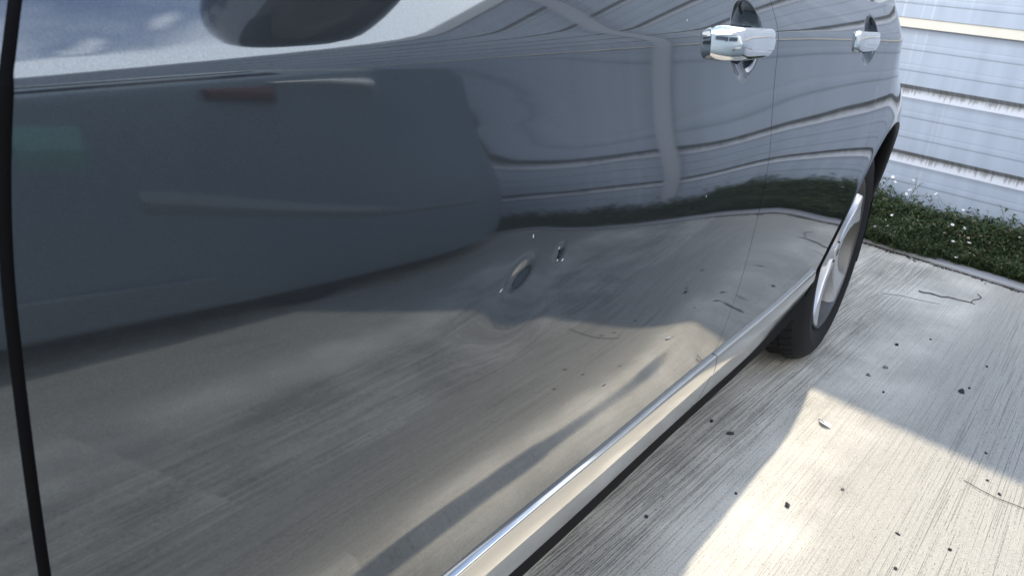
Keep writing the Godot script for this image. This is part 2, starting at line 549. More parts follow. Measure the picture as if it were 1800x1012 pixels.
func build_car() -> void:
	var car := thing("parked_car", "dark blue grey car with a dented door, chrome handles and bright sill strip", "car")
	var ys := steps(0.26, 1.12, 0.010, [[0.735, 0.88, 0.0022], [0.97, 1.10, 0.0028]])
	# front door
	var us := PackedFloat32Array()
	for x in steps(-2.6220, -1.32, 0.014, [[-2.27, -2.03, 0.0022], [-1.60, -1.42, 0.0028]]):
		us.append((x + 2.6220) / 1.302)
	var fd := put("front_door", panel(ys, us, func(y: float) -> float: return front_gap(y) + 0.0034, func(y: float) -> float: return door_gap(y) - 0.0009), M.paint, car)
	handle(fd, -1.548, 0.022)
	trim(fd, -2.618, -1.2275)
	var chips := [[-2.185, 0.8028, 0.0046, 0.5], [-2.083, 0.8112, 0.0022, 0.5], [-2.072, 0.8094, 0.0036, 0.5], [-2.1366, 0.8467, 0.0036, 1.5], [-2.0815, 0.8240, 0.0026, 1.2], [-1.640, 0.813, 0.003, 1.35], [-1.75, 1.05, 0.004, 1.2]]
	for c in chips:
		var st := new_st()
		var p := on_skin(c[0], c[1], 0.0003)
		var dx: Vector3 = Vector3(cos(c[3]), sin(c[3]), 0.0)
		sweep(st, PackedVector2Array([Vector2(-0.0005, -0.0006), Vector2(-0.0003, 0.0002), Vector2(0.0003, 0.0002), Vector2(0.0005, -0.0006)]), [[p - dx * c[2] * 0.5, Vector3(-dx.y, dx.x, 0.0) * 0.5, Vector3.BACK], [p, Vector3(-dx.y, dx.x, 0.0), Vector3.BACK], [p + dx * c[2] * 0.5, Vector3(-dx.y, dx.x, 0.0) * 0.4, Vector3.BACK]])
		put("paint_chip", done(st), M.chip, fd)
	var pt := new_st()
	sweep(pt, PackedVector2Array([Vector2(-0.0022, 0.0), Vector2(-0.0014, -0.003), Vector2(0.0014, -0.0032), Vector2(0.0024, 0.0), Vector2(0.0007, 0.0030), Vector2(-0.0015, 0.0024)]), [[on_skin(-2.078, 0.8185, -0.0012), Vector3.RIGHT, Vector3.UP], [on_skin(-2.078, 0.8185, 0.0004), Vector3.RIGHT, Vector3.UP]])
	put("bare_pit", done(pt), M.dark, fd)
	# rear door
	var vs := PackedFloat32Array()
	for x in steps(-1.32, -0.40, 0.016, [[-0.68, -0.49, 0.0030]]):
		vs.append((x + 1.32) / 0.92)
	var rear_edge := func(y: float) -> float:
		var d := ARCH_R * ARCH_R - (y - AXLE_Y) * (y - AXLE_Y)
		var e := -0.400
		return minf(e, -sqrt(d)) if d > 0.0 else e
	var rd := put("rear_door", panel(ys, vs, func(y: float) -> float: return door_gap(y) + 0.0009, rear_edge), M.paint, car)
	handle(rd, -0.632, 0.006)
	trim(rd, -1.2245, -0.500)
	# quarter panel round the wheel
	var xs := steps(-0.3975, 0.98, 0.014, [[-0.44, 0.44, 0.008]])
	var rows := []
	var uvs := []
	var lip := []
	for i in 70:
		var r := PackedVector3Array()
		var t := PackedVector2Array()
		for x in xs:
			var lo := 0.30
			if absf(x) < ARCH_R:
				lo = AXLE_Y + sqrt(ARCH_R * ARCH_R - x * x)
			lo = lerpf(lo, 0.30, smoothstep(0.425, 0.45, x))
			var y := lerpf(lo, 1.12, i / 69.0)
			var flare := 0.004 * exp(-(y - lo) / 0.02) * (1.0 - smoothstep(0.40, 0.46, x))
			r.append(Vector3(x, y, skin(x, y) + flare))
			t.append(Vector2(x, -y) * 4.0)
		rows.append(r)
		uvs.append(t)
	var qp := put("rear_quarter_panel", sheet(rows, uvs), M.paint, car)
	# flange of the wheel opening, turned inward
	for s in 5:
		var r := PackedVector3Array()
		for k in 61:
			var a := deg_to_rad(lerpf(-96.0, 100.0, k / 60.0))
			var x := sin(a) * ARCH_R
			var y := AXLE_Y + cos(a) * ARCH_R
			var off: Array = [[0.0, 0.004], [-0.004, 0.003], [-0.007, -0.006], [-0.004, -0.030], [0.030, -0.085]][s]
			r.append(Vector3(x + sin(a) * off[0], y + cos(a) * off[0], skin(x, y) + off[1]))
		lip.append(r)
	put("wheel_arch_lip", sheet(lip), M.black, qp)
	put("wheel_arch_liner", lathe(PackedVector2Array([Vector2(0.46, -0.03), Vector2(0.44, -0.12), Vector2(0.43, -0.34), Vector2(0.0, -0.345)]), 40, -1.85, 1.85), M.dark, car).position = Vector3(0, AXLE_Y, 0)
	# front fender beyond the shut line
	var fu := PackedFloat32Array()
	for i in 61:
		fu.append(i / 60.0)
	put("front_fender", panel(ys, fu, func(_y: float) -> float: return -3.70, func(y: float) -> float: return front_gap(y) - 0.0034), M.paint, car)
	# shut lines are dark channels behind the skin
	for g in 3:
		var st := new_st()
		var path := []
		for i in 24:
			var y := lerpf(0.26, 1.115, i / 23.0)
			var x: float = [front_gap(y), door_gap(y), rear_edge.call(y) + 0.0012][g]
			var depth: float = [0.0065, 0.0025, 0.003][g]
			path.append([Vector3(x, y, skin(x, y) - depth), Vector3.RIGHT, Vector3.BACK])
		var hw: float = [0.012, 0.008, 0.006][g]
		sweep(st, PackedVector2Array([Vector2(-hw, -0.03), Vector2(-hw, 0.0), Vector2(hw, 0.0), Vector2(hw, -0.03)]), path)
		put("door_seal", done(st), M.dark, car)
	# rocker under the trim
	var rk := new_st()
	var rp := []
	for i in 40:
		var x := lerpf(-2.66, -0.44, i / 39.0)
		var y := trim_top(x)
		rp.append([Vector3(x, y, skin(x, y)), Vector3.UP, Vector3.BACK])
	sweep(rk, PackedVector2Array([Vector2(-0.02, -0.03), Vector2(-0.116, -0.0190), Vector2(-0.152, -0.0215), Vector2(-0.166, -0.050), Vector2(-0.165, -0.14), Vector2(-0.02, -0.14)]), rp)
	put("rocker_panel", done(rk), M.dark, car)
	# inner shell that keeps the light out, and the far side
	var sh := new_st()
	sweep(sh, PackedVector2Array([Vector2(0.26, -0.14), Vector2(0.60, -0.05), Vector2(1.08, -0.10), Vector2(1.08, -1.66), Vector2(0.60, -1.70), Vector2(0.26, -1.62)]), [[Vector3(-2.30, 0, 0), Vector3.UP, Vector3.BACK], [Vector3(-0.47, 0, 0), Vector3.UP, Vector3.BACK]])
	sweep(sh, PackedVector2Array([Vector2(0.26, -0.38), Vector2(1.06, -0.38), Vector2(1.06, -1.40), Vector2(0.26, -1.40)]), [[Vector3(-3.5, 0, 0), Vector3.UP, Vector3.BACK], [Vector3(0.72, 0, 0), Vector3.UP, Vector3.BACK]])
	put("underbody", done(sh), M.dark, car)
	var mid := -0.86
	var far := []
	for i in 12:
		var y := lerpf(0.27, 1.12, i / 11.0)
		var r := PackedVector3Array()
		for k in 40:
			var x := lerpf(-3.70, 0.98, k / 39.0)
			r.append(Vector3(x, y, 2.0 * mid - skin(x, y)))
		far.append(r)
	put("far_side", sheet(far, [], [], true), M.paint, car)
	# greenhouse, bonnet and tail as one loft along the car: belt, glass edge, roof rail, roof, mirrored
	var st_x := [-3.74, -3.70, -3.2, -2.86, -2.55, -2.25, -1.95, -1.6, -0.9, -0.2, 0.35, 0.62, 0.86, 0.975, 1.0]
	var st_y := [0.60, 0.88, 1.02, 1.115, 1.235, 1.37, 1.49, 1.555, 1.585, 1.56, 1.505, 1.41, 1.20, 1.10, 0.9]
	var strips := {"side_window": [0, 1], "roof_rail": [1, 2], "roof": [2, 3], "far_roof_rail": [3, 4], "far_side_window": [4, 5]}
	for nm in strips:
		var q := []
		for e in strips[nm]:
			var r := PackedVector3Array()
			for i in st_x.size():
				var x: float = st_x[i]
				var bz := skin(clampf(x, -3.70, 0.98), 1.12)
				var by := 1.12 if x > -3.6 and x < 0.9 else minf(1.12, st_y[i])
				by = minf(by, st_y[i])
				var h: float = st_y[i] - by
				var pts := [Vector3(x, by, bz), Vector3(x, by + h * 0.82, bz - 0.02 - h * 0.42), Vector3(x, by + h * 0.96, bz - 0.10 - h * 0.52)]
				for k in range(2, -1, -1):
					var w: Vector3 = pts[k]
					pts.append(Vector3(w.x, w.y, 2.0 * mid - w.z))
				r.append(pts[e])
			q.append(r)
		put(nm, sheet(q, [], [], true), M.glass if nm.ends_with("window") else M.paint, car)
	# door mirror on the front door
	var mr := []
	for i in 19:
		var t := PI * i / 18.0
		var r := PackedVector3Array()
		for k in 33:
			var a := TAU * k / 32.0
			var sx := signf(cos(a)) * pow(absf(cos(a)), 0.8)
			var sy := signf(sin(a)) * pow(absf(sin(a)), 0.7)
			var s := pow(sin(t), 0.55)
			r.append(Vector3(0.092 * sx * s, 0.078 * sy * s - 0.010 * cos(t), -0.125 * cos(t)))
		mr.append(r)
	var mi := put("door_mirror", sheet(mr, [], [], false, true), M.paint, fd)
	mi.position = MIRROR_AT
	var arm := tube(PackedVector3Array([Vector3(-2.20, 1.125, -0.01), Vector3(-2.19, 1.16, 0.03), MIRROR_AT + Vector3(-0.02, -0.04, -0.09)]), PackedFloat32Array([0.028, 0.022, 0.022]), 10)
	put("mirror_arm", arm, M.black, fd)
	# wheels
	wheel(car, Vector3(0, AXLE_Y, WHEEL_Z))
	wheel(car, Vector3(-2.83, AXLE_Y, WHEEL_Z - 0.01))
	wheel(car, Vector3(0, AXLE_Y, 2.0 * mid - WHEEL_Z), PI)
	wheel(car, Vector3(-2.83, AXLE_Y, 2.0 * mid - WHEEL_Z), PI)

# A charcoal car in the next bay, seen only as a reflection in the car's doors
func build_van() -> void:
	var van := thing("neighbour_car", "charcoal car in the next bay, mirrored dimly in the dented door", "car", Vector3(0, 0, VAN_Z))
	var body := mat(lin(0.20, 0.25, 0.285), 0.45, 0.2)
	var clad := mat(lin(0.17, 0.20, 0.215), 0.7)
	# side: rows up the van (y, distance in from its widest line), nose rounded in plan and in profile
	var prof := [[0.13, 0.03], [0.20, 0.004], [0.40, -0.004], [0.60, -0.015], [0.78, 0.0], [0.90, 0.02], [0.95, 0.04], [1.02, 0.09], [1.20, 0.18], [1.36, 0.28], [1.42, 0.38], [1.47, 0.90], [1.42, 1.42], [1.36, 1.52], [1.20, 1.62], [0.95, 1.76], [0.60, 1.81], [0.13, 1.77]]
	var rows := []
	for q in prof:
		var r := PackedVector3Array()
		for k in 61:
			var s := k / 60.0
			var x := lerpf(-4.2, VAN_NOSE, s)
			var y: float = q[0]
			var top := lerpf(1.0, 0.0, smoothstep(VAN_NOSE - 1.9, VAN_NOSE - 0.9, x)) * 0.60 + 0.92
			y = minf(y, top - 0.02 * absf(q[1] - 0.9) - 0.06 * smoothstep(VAN_NOSE - 0.9, VAN_NOSE, x))
			var inn: float = q[1] + pow(clampf((x - (VAN_NOSE - 0.75)) / 0.75, 0.0, 1.0), 2.6) * 0.62 * (1.0 if q[1] < 0.9 else -1.0) * (0.0 if absf(q[1] - 0.9) < 0.1 else 1.0)
			r.append(Vector3(x, y, inn))
		rows.append(r)
	put("car_body", sheet(rows), body, van)
	for e in [[-0.62, 0.02], [-3.35, 0.02]]:
		var w := wheel(van, Vector3(e[0], 0.36, e[1] + 0.02), PI)
		w.scale = Vector3.ONE * 0.96
	for g in [[-2.86, -1.11, 0.16, 0.30, 0.0, clad, "lower_cladding"], [-1.62, -0.55, 1.03, 1.33, 0.0, M.glass, "car_window"], [-2.85, -1.72, 1.03, 1.33, 0.0, M.glass, "car_window"]]:
		var st := new_st()
		var sec := PackedVector2Array([Vector2(g[2], 0.06 + (g[2] - 0.3) * 0.02), Vector2(g[2] + 0.006, -0.022), Vector2(g[3] - 0.006, -0.022), Vector2(g[3], 0.06)])
		if g[6] == "car_window":
			sec = PackedVector2Array([Vector2(g[2], 0.14), Vector2(g[2], 0.088), Vector2(g[3], 0.256), Vector2(g[3], 0.30)])
		sweep(st, sec, [[Vector3(g[0], 0, 0), Vector3.UP, Vector3.BACK], [Vector3(g[1], 0, 0), Vector3.UP, Vector3.BACK]])
		put(g[6], done(st), g[5], van)
	# marker lamp and bright moulding along the flank
	var bits := [["side_reflector", -0.98, -0.68, 0.778, 0.822, mat(lin(0.13, 0.055, 0.058), 0.4)], ["bright_moulding", -0.68, -0.14, 0.832, 0.850, mat(lin(0.85, 0.84, 0.80), 0.2, 0.2)], ["rubber_moulding", -1.30, 0.30, 0.530, 0.590, clad], ["teal_reflection", -1.62, -1.43, 0.625, 0.715, mat(lin(0.16, 0.30, 0.28), 0.6)]]  # the teal patch is a reflection painted onto the flank as colour
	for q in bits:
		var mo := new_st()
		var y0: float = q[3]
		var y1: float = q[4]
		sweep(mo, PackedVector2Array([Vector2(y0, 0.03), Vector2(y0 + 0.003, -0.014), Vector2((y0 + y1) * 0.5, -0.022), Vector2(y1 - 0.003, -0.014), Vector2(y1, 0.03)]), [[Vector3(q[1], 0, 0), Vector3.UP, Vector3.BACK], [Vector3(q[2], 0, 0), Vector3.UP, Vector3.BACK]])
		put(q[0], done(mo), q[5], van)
	var pan := new_st()
	sweep(pan, PackedVector2Array([Vector2(0.14, 0.10), Vector2(0.50, 0.06), Vector2(0.50, 1.70), Vector2(0.14, 1.66)]), [[Vector3(-4.15, 0, 0), Vector3.UP, Vector3.BACK], [Vector3(-1.15, 0, 0), Vector3.UP, Vector3.BACK]])
	put("car_floor", done(pan), M.dark, van)

# ---------------------------------------------------------------- the place
func wall_at(z: float, y: float, off := 0.0) -> Vector3:
	# a point on the metal wall, off metres in front of its sheet
	var n := Vector3(-1.0, 0.0, -WALL_T).normalized()
	return Vector3(WALL_X - WALL_T * z, y, z) + n * off

func build_wall() -> void:
	var wl := thing("metal_building", "pale blue white metal wall with horizontal ribs, dirt streaks and a downpipe", "building")
	var wm := mat(Color.WHITE, 0.42, 0.0, 0.5)
	wm.vertex_color_use_as_albedo = true
	var drip := noise(41, 1.0, 2)
	var wash := noise(42, 1.0, 3)
	var dent := noise(43, 0.9, 2)
	var base := Vector3(0.300, 0.343, 0.408)
	var zs := PackedFloat32Array()
	for z in steps(-7.0, 9.0, 0.25, [[-0.75, 1.9, 0.006]]):
		zs.append(z)
	# one period of the sheet, from a groove's lip down: height below the lip, distance in front, and what lies there
	var per := [[0.0, 0.0, 0], [0.003, -0.002, 2], [0.012, -0.012, 2], [0.021, -0.022, 2], [0.024, -0.024, 2], [0.033, -0.017, 3], [0.045, -0.010, 3], [0.057, -0.004, 3], [0.064, 0.0, 3], [0.068, 0.0005, 1], [0.095, 0.0005, 0], [0.129, 0.0, 0], [0.1315, 0.0, 1], [0.137, 0.002, 0], [0.162, 0.002, 0], [0.168, 0.0, 1], [0.1705, 0.0, 0], [0.20, 0.0, 0], [0.235, 0.0, 0], [0.2375, 0.0, 1], [0.243, 0.002, 0], [0.268, 0.002, 0], [0.274, 0.0, 1], [0.2765, 0.0, 0], [0.31, 0.0, 0], [0.344, 0.0, 0]]
	# panels: [upper lip, number of periods, lap at its head]
	for pn in [[0.780, 3, false], [1.124, 1, true], [2.150, 3, false], [3.182, 3, false]]:
		var ys := []
		for k in pn[1]:
			for q in per:
				if k > 0 and q[0] == 0.0:
					continue
				var e := [pn[0] - k * 0.3442 - q[0] * 1.0006, q[1], q[2]]
				if pn[2]:
					# the lapped head: a narrow shadow gap, then a broad cream slope
					if q[0] < 0.0685 and q[0] > 0.0:
						continue
					if q[0] == 0.0:
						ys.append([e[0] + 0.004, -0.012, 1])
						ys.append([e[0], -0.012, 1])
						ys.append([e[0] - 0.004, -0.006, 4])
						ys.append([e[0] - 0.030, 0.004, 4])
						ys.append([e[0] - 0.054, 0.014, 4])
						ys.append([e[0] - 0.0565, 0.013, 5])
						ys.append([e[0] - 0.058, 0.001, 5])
						continue
				ys.append(e)
		var rows := []
		var cols := []
		for i in range(ys.size() - 1, -1, -1):
			var r := PackedVector3Array()
			var cc := PackedColorArray()
			for z in zs:
				var q: Array = ys[i]
				var wob := dent.get_noise_2d(z * 1.3, q[0] * 3.0) * 0.0012
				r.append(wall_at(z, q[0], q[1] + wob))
				var c := base
				var run := drip.get_noise_2d(z * 70.0, 3.0 + floorf(q[0] * 3.0))
				var run2 := drip.get_noise_2d(z * 190.0, 20.0 + floorf(q[0] * 3.0))
				var w := wash.get_noise_2d(z * 9.0, q[0] * 0.7)
				c *= 1.0 + 0.10 * w
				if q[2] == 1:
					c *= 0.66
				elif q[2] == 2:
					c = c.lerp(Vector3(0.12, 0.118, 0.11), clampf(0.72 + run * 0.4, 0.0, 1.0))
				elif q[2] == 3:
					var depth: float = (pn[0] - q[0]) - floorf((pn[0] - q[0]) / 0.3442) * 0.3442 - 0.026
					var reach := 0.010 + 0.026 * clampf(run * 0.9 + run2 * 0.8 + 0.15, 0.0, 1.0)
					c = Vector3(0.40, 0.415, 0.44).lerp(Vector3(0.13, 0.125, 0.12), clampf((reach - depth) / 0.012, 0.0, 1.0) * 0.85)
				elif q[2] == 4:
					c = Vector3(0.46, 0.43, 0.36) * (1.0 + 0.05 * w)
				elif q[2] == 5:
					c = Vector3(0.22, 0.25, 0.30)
				else:
					var st := clampf((drip.get_noise_2d(z * 24.0, 7.0 + q[0] * 0.4) - 0.42) * 3.0, 0.0, 1.0)
					c = c.lerp(Vector3(0.46, 0.49, 0.53), st * 0.8)
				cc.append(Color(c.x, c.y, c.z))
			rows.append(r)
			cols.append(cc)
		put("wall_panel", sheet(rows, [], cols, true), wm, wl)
	# backing, roof and eave so that the building has its bulk and throws its shade
	var bk := new_st()
	var ax := Vector3(-1.0, 0.0, -WALL_T).normalized()
	sweep(bk, PackedVector2Array([Vector2(0.0, -0.03), Vector2(WALL_H, -0.03), Vector2(WALL_H + 0.55, -7.0), Vector2(0.0, -7.0)]), [[wall_at(-7.0, 0.0), Vector3.UP, ax], [wall_at(9.0, 0.0), Vector3.UP, ax]])
	put("building_core", done(bk), mat(lin(0.42, 0.43, 0.45), 0.7), wl)
	var ev := new_st()
	sweep(ev, PackedVector2Array([Vector2(WALL_H - 0.10, -0.02), Vector2(WALL_H - 0.10, 0.022), Vector2(WALL_H + 0.012, 0.026), Vector2(WALL_H + 0.012, -0.02)]), [[wall_at(-7.0, 0.0), Vector3.UP, ax], [wall_at(9.0, 0.0), Vector3.UP, ax]])
	put("eave_trim", done(ev), mat(lin(0.55, 0.56, 0.57), 0.5), wl)
	var dp := new_st()
	var al := Vector3(-WALL_T, 0.0, 1.0).normalized()
	sweep(dp, PackedVector2Array([Vector2(-0.045, 0.008), Vector2(-0.045, 0.075), Vector2(0.045, 0.075), Vector2(0.045, 0.008)]), [[wall_at(1.40, 0.05), al, ax], [wall_at(1.40, WALL_H - 0.11), al, ax]])
	put("downpipe", done(dp), mat(lin(0.33, 0.35, 0.39), 0.45), wl)

func ground_sheet(x0: float, edge: float, z0: float, z1: float, y: float, nx: int, nz: int) -> ArrayMesh:
	# from x0 to the line edge - WALL_T * z
	var rows := []
	var uvs := []
	for i in nx + 1:
		var r := PackedVector3Array()
		var t := PackedVector2Array()
		for k in nz + 1:
			var z := lerpf(z0, z1, float(k) / nz)
			var x := lerpf(x0, edge - WALL_T * z, float(i) / nx)
			r.append(Vector3(x, y, z))
			t.append(Vector2((x + 1.9) / 4.1, (z - 0.055 * x + 0.40) / 1.15))
		rows.append(r)
		uvs.append(t)
	return sheet(rows, uvs)

func leaf_blade(st: SurfaceTool, p: Vector3, d: Vector3, up: Vector3, l: float, w: float, bend: float, c: Color) -> void:
	var s := d.cross(up).normalized() * w
	var m := p + d * l * 0.5 + up * bend * l * 0.25
	var e := p + d * l - up * bend * l * 0.2
	st.set_color(c)
	for q in [p - s * 0.3, m - s, p + s * 0.3, p + s * 0.3, m - s, m + s, m - s, e, m + s]:
		st.add_vertex(q)

func weed_mesh(sd: int, tall: float, leaves: int) -> ArrayMesh:
	var r := RandomNumberGenerator.new()
	r.seed = sd
	var st := new_st()
	for s in 3:
		var a := r.randf() * TAU
		var lean := r.randf_range(0.2, 0.9)
		var h := tall * r.randf_range(0.6, 1.0)
		var p := Vector3(r.randf_range(-0.02, 0.02), 0, r.randf_range(-0.02, 0.02))
		var dir := Vector3(cos(a) * lean, 1.0, sin(a) * lean).normalized()
		var prev := p
		for k in leaves:
			var t := (k + 1.0) / leaves
			var q := p + dir * h * t - Vector3.UP * 0.25 * h * t * t * lean
			leaf_blade(st, prev, (q - prev).normalized(), Vector3(dir.z, 0.1, -dir.x).normalized(), prev.distance_to(q) * 1.05, 0.0013, 0.0, Color(0.07, 0.085, 0.04))
			for m in 2:
				var b := r.randf() * TAU
				var tone := r.randf_range(0.6, 1.5)
				var c := Color(0.034 * tone, 0.053 * tone, 0.020 * tone)
				if r.randf() < 0.035:
					c = Color(0.16, 0.14, 0.08)
				leaf_blade(st, q, Vector3(cos(b), r.randf_range(-0.1, 0.8), sin(b)).normalized(), Vector3.UP, r.randf_range(0.014, 0.040), r.randf_range(0.0022, 0.0050), r.randf_range(0.2, 0.9), c)
			prev = q
	return done(st)

func build_weeds() -> void:
	var lm := mat(Color.WHITE, 0.7, 0.0, 0.3)
	lm.vertex_color_use_as_albedo = true
	lm.backlight_enabled = true
	lm.backlight = Color(0.10, 0.14, 0.04)
	for v in 3:
		var mm := MultiMesh.new()
		mm.transform_format = MultiMesh.TRANSFORM_3D
		mm.mesh = weed_mesh(60 + v, [0.16, 0.23, 0.11][v], [8, 9, 6][v])
		var count := 1900
		mm.instance_count = count
		var clump := noise(70, 3.0, 2)
		for i in count:
			var z := rng.randf_range(-1.9, 4.0) if i % 3 == 0 else rng.randf_range(-0.6, 1.0)
			var s := pow(rng.randf(), 0.9) * 0.47
			var edge := KERB_X + (0.075 if z > 0.12 else -0.015) + 0.03 * clump.get_noise_1d(z * 3.0)
			s = maxf(s, 0.0)
			var x := edge + 0.012 + s * (WALL_X - edge - 0.03) / 0.47 - WALL_T * z
			var big := lerpf(0.55, 1.25, smoothstep(0.0, 0.42, s)) * (1.0 + 0.35 * clump.get_noise_2d(x * 2.0, z * 2.0)) * rng.randf_range(0.75, 1.15)
			var b := Basis(Vector3.UP, rng.randf() * TAU) * Basis(Vector3.RIGHT, rng.randf_range(-0.35, 0.35))
			mm.set_instance_transform(i, Transform3D(b.scaled(Vector3.ONE * big), Vector3(x, 0.015, z)))
		var o := MultiMeshInstance3D.new()
		o.name = numbered("weeds")
		o.multimesh = mm
		o.material_override = lm
		o.set_meta("kind", "stuff")
		tag(o, ["dark green low weeds growing between the kerb and the metal wall", "taller leafy weed stems rising against the foot of the metal wall", "short weeds creeping over the edge of the kerb"][v], "weeds")
		add_child(o)

func build_crumbs() -> void:
	# soil and leaf crumbs caught in the joint between the slab and the kerb
	var mm := MultiMesh.new()
	mm.transform_format = MultiMesh.TRANSFORM_3D
	mm.mesh = rock(140, Vector3(0.006, 0.004, 0.005))
	mm.instance_count = 900
	var dn := noise(141, 2.5, 3)
	for i in 900:
		var z := rng.randf_range(-0.6, 2.6) if i % 4 == 0 else rng.randf_range(-0.4, 0.9)
		var spread := 0.006 + 0.030 * clampf(dn.get_noise_1d(z * 4.0) + 0.25, 0.0, 1.0)
		var x := KERB_X + 0.004 - absf(rng.randfn(0.0, spread)) + rng.randf_range(0.0, 0.012) - WALL_T * z
		var s := rng.randf_range(0.3, 1.0)
		mm.set_instance_transform(i, Transform3D(Basis(Vector3.UP, rng.randf() * TAU).scaled(Vector3.ONE * s), Vector3(x, 0.001, z)))
	var o := MultiMeshInstance3D.new()
	o.name = "soil_crumbs"
	o.multimesh = mm
	o.material_override = mat(lin(0.045, 0.04, 0.034), 0.95)
	o.set_meta("kind", "stuff")
	tag(o, "dark soil crumbs lodged along the joint between concrete and kerb", "soil")
	add_child(o)

func daisy() -> Node3D:
	var d := thing("daisy", "small white daisy flower among the dark weeds by the metal wall", "flower", Vector3.ZERO, "daisies in the weeds by the metal wall")
	var st := new_st()
	for k in 13:
		var a := TAU * k / 13.0
		leaf_blade(st, Vector3(cos(a), 0.0, sin(a)) * 0.0022, Vector3(cos(a), 0.22, sin(a)).normalized(), Vector3.UP, 0.0088, 0.0017, 0.2, Color.WHITE)
	put("petals", done(st), M.petal, d)
	put("flower_centre", lathe_up([[0.0, 0.0030], [0.0018, 0.0026], [0.0030, 0.0010], [0.0030, -0.001]], 10), M.yolk, d)
	put("stem", tube(PackedVector3Array([Vector3(0, 0, 0), Vector3(0.004, -0.03, 0.002), Vector3(0.0, -0.07, 0.0)]), PackedFloat32Array([0.0008, 0.0008, 0.0009]), 5), M.stem, d)
	return d

func lathe_up(prof: Array, seg: int) -> ArrayMesh:
	var rows := []
	for q in prof:
		var r := PackedVector3Array()
		for k in seg + 1:
			var a := TAU * k / seg
			r.append(Vector3(cos(a) * q[0], q[1], sin(a) * q[0]))
		rows.append(r)
	return sheet(rows)

func build_daisies() -> void:
	M.petal = mat(lin(0.80, 0.80, 0.78), 0.7)
	M.petal.backlight_enabled = true
	M.petal.backlight = Color(0.3, 0.3, 0.3)
	M.yolk = mat(lin(0.55, 0.36, 0.04), 0.8)
	M.stem = mat(lin(0.05, 0.075, 0.03), 0.7)
	var at := [[2.17, 0.31, -0.22], [2.15, 0.29, -0.20], [2.20, 0.31, -0.12], [2.20, 0.28, -0.10], [2.17, 0.26, -0.12], [2.17, 0.27, -0.03], [2.16, 0.27, 0.01], [2.15, 0.25, 0.02], [2.11, 0.24, 0.09], [2.11, 0.25, 0.12], [2.08, 0.23, 0.16], [2.15, 0.24, -0.13], [2.12, 0.22, -0.06], [1.98, 0.145, -0.15], [2.02, 0.16, -0.06], [1.95, 0.12, -0.17], [1.90, 0.10, -0.15], [1.87, 0.09, -0.20], [1.92, 0.12, -0.07], [1.85, 0.08, -0.11], [1.84, 0.085, -0.05], [1.78, 0.065, 0.06], [1.96, 0.15, -0.02], [1.88, 0.135, 0.12], [1.88, 0.14, 0.19], [1.87, 0.145, 0.21], [1.86, 0.14, 0.23], [1.85, 0.12, 0.24], [1.93, 0.17, 0.20], [1.95, 0.17, 0.14], [1.93, 0.17, 0.25], [1.79, 0.085, 0.26], [1.74, 0.06, 0.21], [1.76, 0.085, 0.28], [2.08, 0.25, 0.27], [1.97, 0.23, 0.42], [1.88, 0.16, 0.28], [1.90, 0.19, 0.44], [1.95, 0.15, 0.03], [1.85, 0.11, 0.17]]
	var first := daisy()
	for i in at.size():
		var d := first
		if i > 0:
			d = first.duplicate()
			d.name = numbered("daisy")
			add_child(d)
		d.position = Vector3(at[i][0], at[i][1] - 0.004, at[i][2])
		d.rotation = Vector3(rng.randf_range(-0.5, 0.1), rng.randf() * TAU, rng.randf_range(0.1, 0.8))
		d.scale = Vector3.ONE * rng.randf_range(0.65, 1.0)

func stalk(at: Vector3, h: float, sd: int, label: String) -> void:
	# a bare weed stalk with crooked side twigs
	var r := RandomNumberGenerator.new()
	r.seed = sd
	var t := thing("weed_stalk", label, "weed", at)
	var p := PackedVector3Array()
	for i in 7:
		p.append(Vector3(r.randf_range(-0.006, 0.006) + 0.02 * i / 6.0, h * i / 6.0, r.randf_range(-0.008, 0.008) + 0.05 * i / 6.0))
	put("stem", tube(p, PackedFloat32Array([0.0028, 0.0026, 0.0024, 0.0022, 0.0019, 0.0016, 0.001]), 6), M.stem, t)
	for k in 8:
		var q: Vector3 = p[2 + k % 5]
		var a := r.randf() * TAU
		var d := Vector3(cos(a) * 0.5, r.randf_range(0.2, 0.9), sin(a)).normalized()
		var l := r.randf_range(0.04, 0.10)
		put("twig", tube(PackedVector3Array([q, q + d * l * 0.5 + Vector3(0, 0.006, 0), q + d * l]), PackedFloat32Array([0.0015, 0.0012, 0.0007]), 5), M.stem, t)
		var lf := new_st()
		for m in 6:
			var b := r.randf() * TAU
			leaf_blade(lf, q + d * l * (0.35 + 0.12 * m), Vector3(cos(b), 0.5, sin(b)).normalized(), Vector3.UP, r.randf_range(0.010, 0.024), 0.0024, 0.4, Color.WHITE)
		put("leaves", done(lf), M.stem, t)

func rock(sd: int, size: Vector3) -> ArrayMesh:
	var r := noise(sd, 1.3, 2)
	var rows := []
	for i in 9:
		var t := PI * i / 8.0
		var row := PackedVector3Array()
		for k in 13:
			var a := TAU * (k % 12) / 12.0
			var d := Vector3(sin(t) * cos(a), cos(t), sin(t) * sin(a))
			var s := 1.0 + 0.55 * r.get_noise_3d(d.x, d.y, d.z)
			row.append(Vector3(d.x * size.x, maxf(d.y, -0.75) * size.y, d.z * size.z) * s)
		rows.append(row)
	return sheet(rows, [], [], false, true)

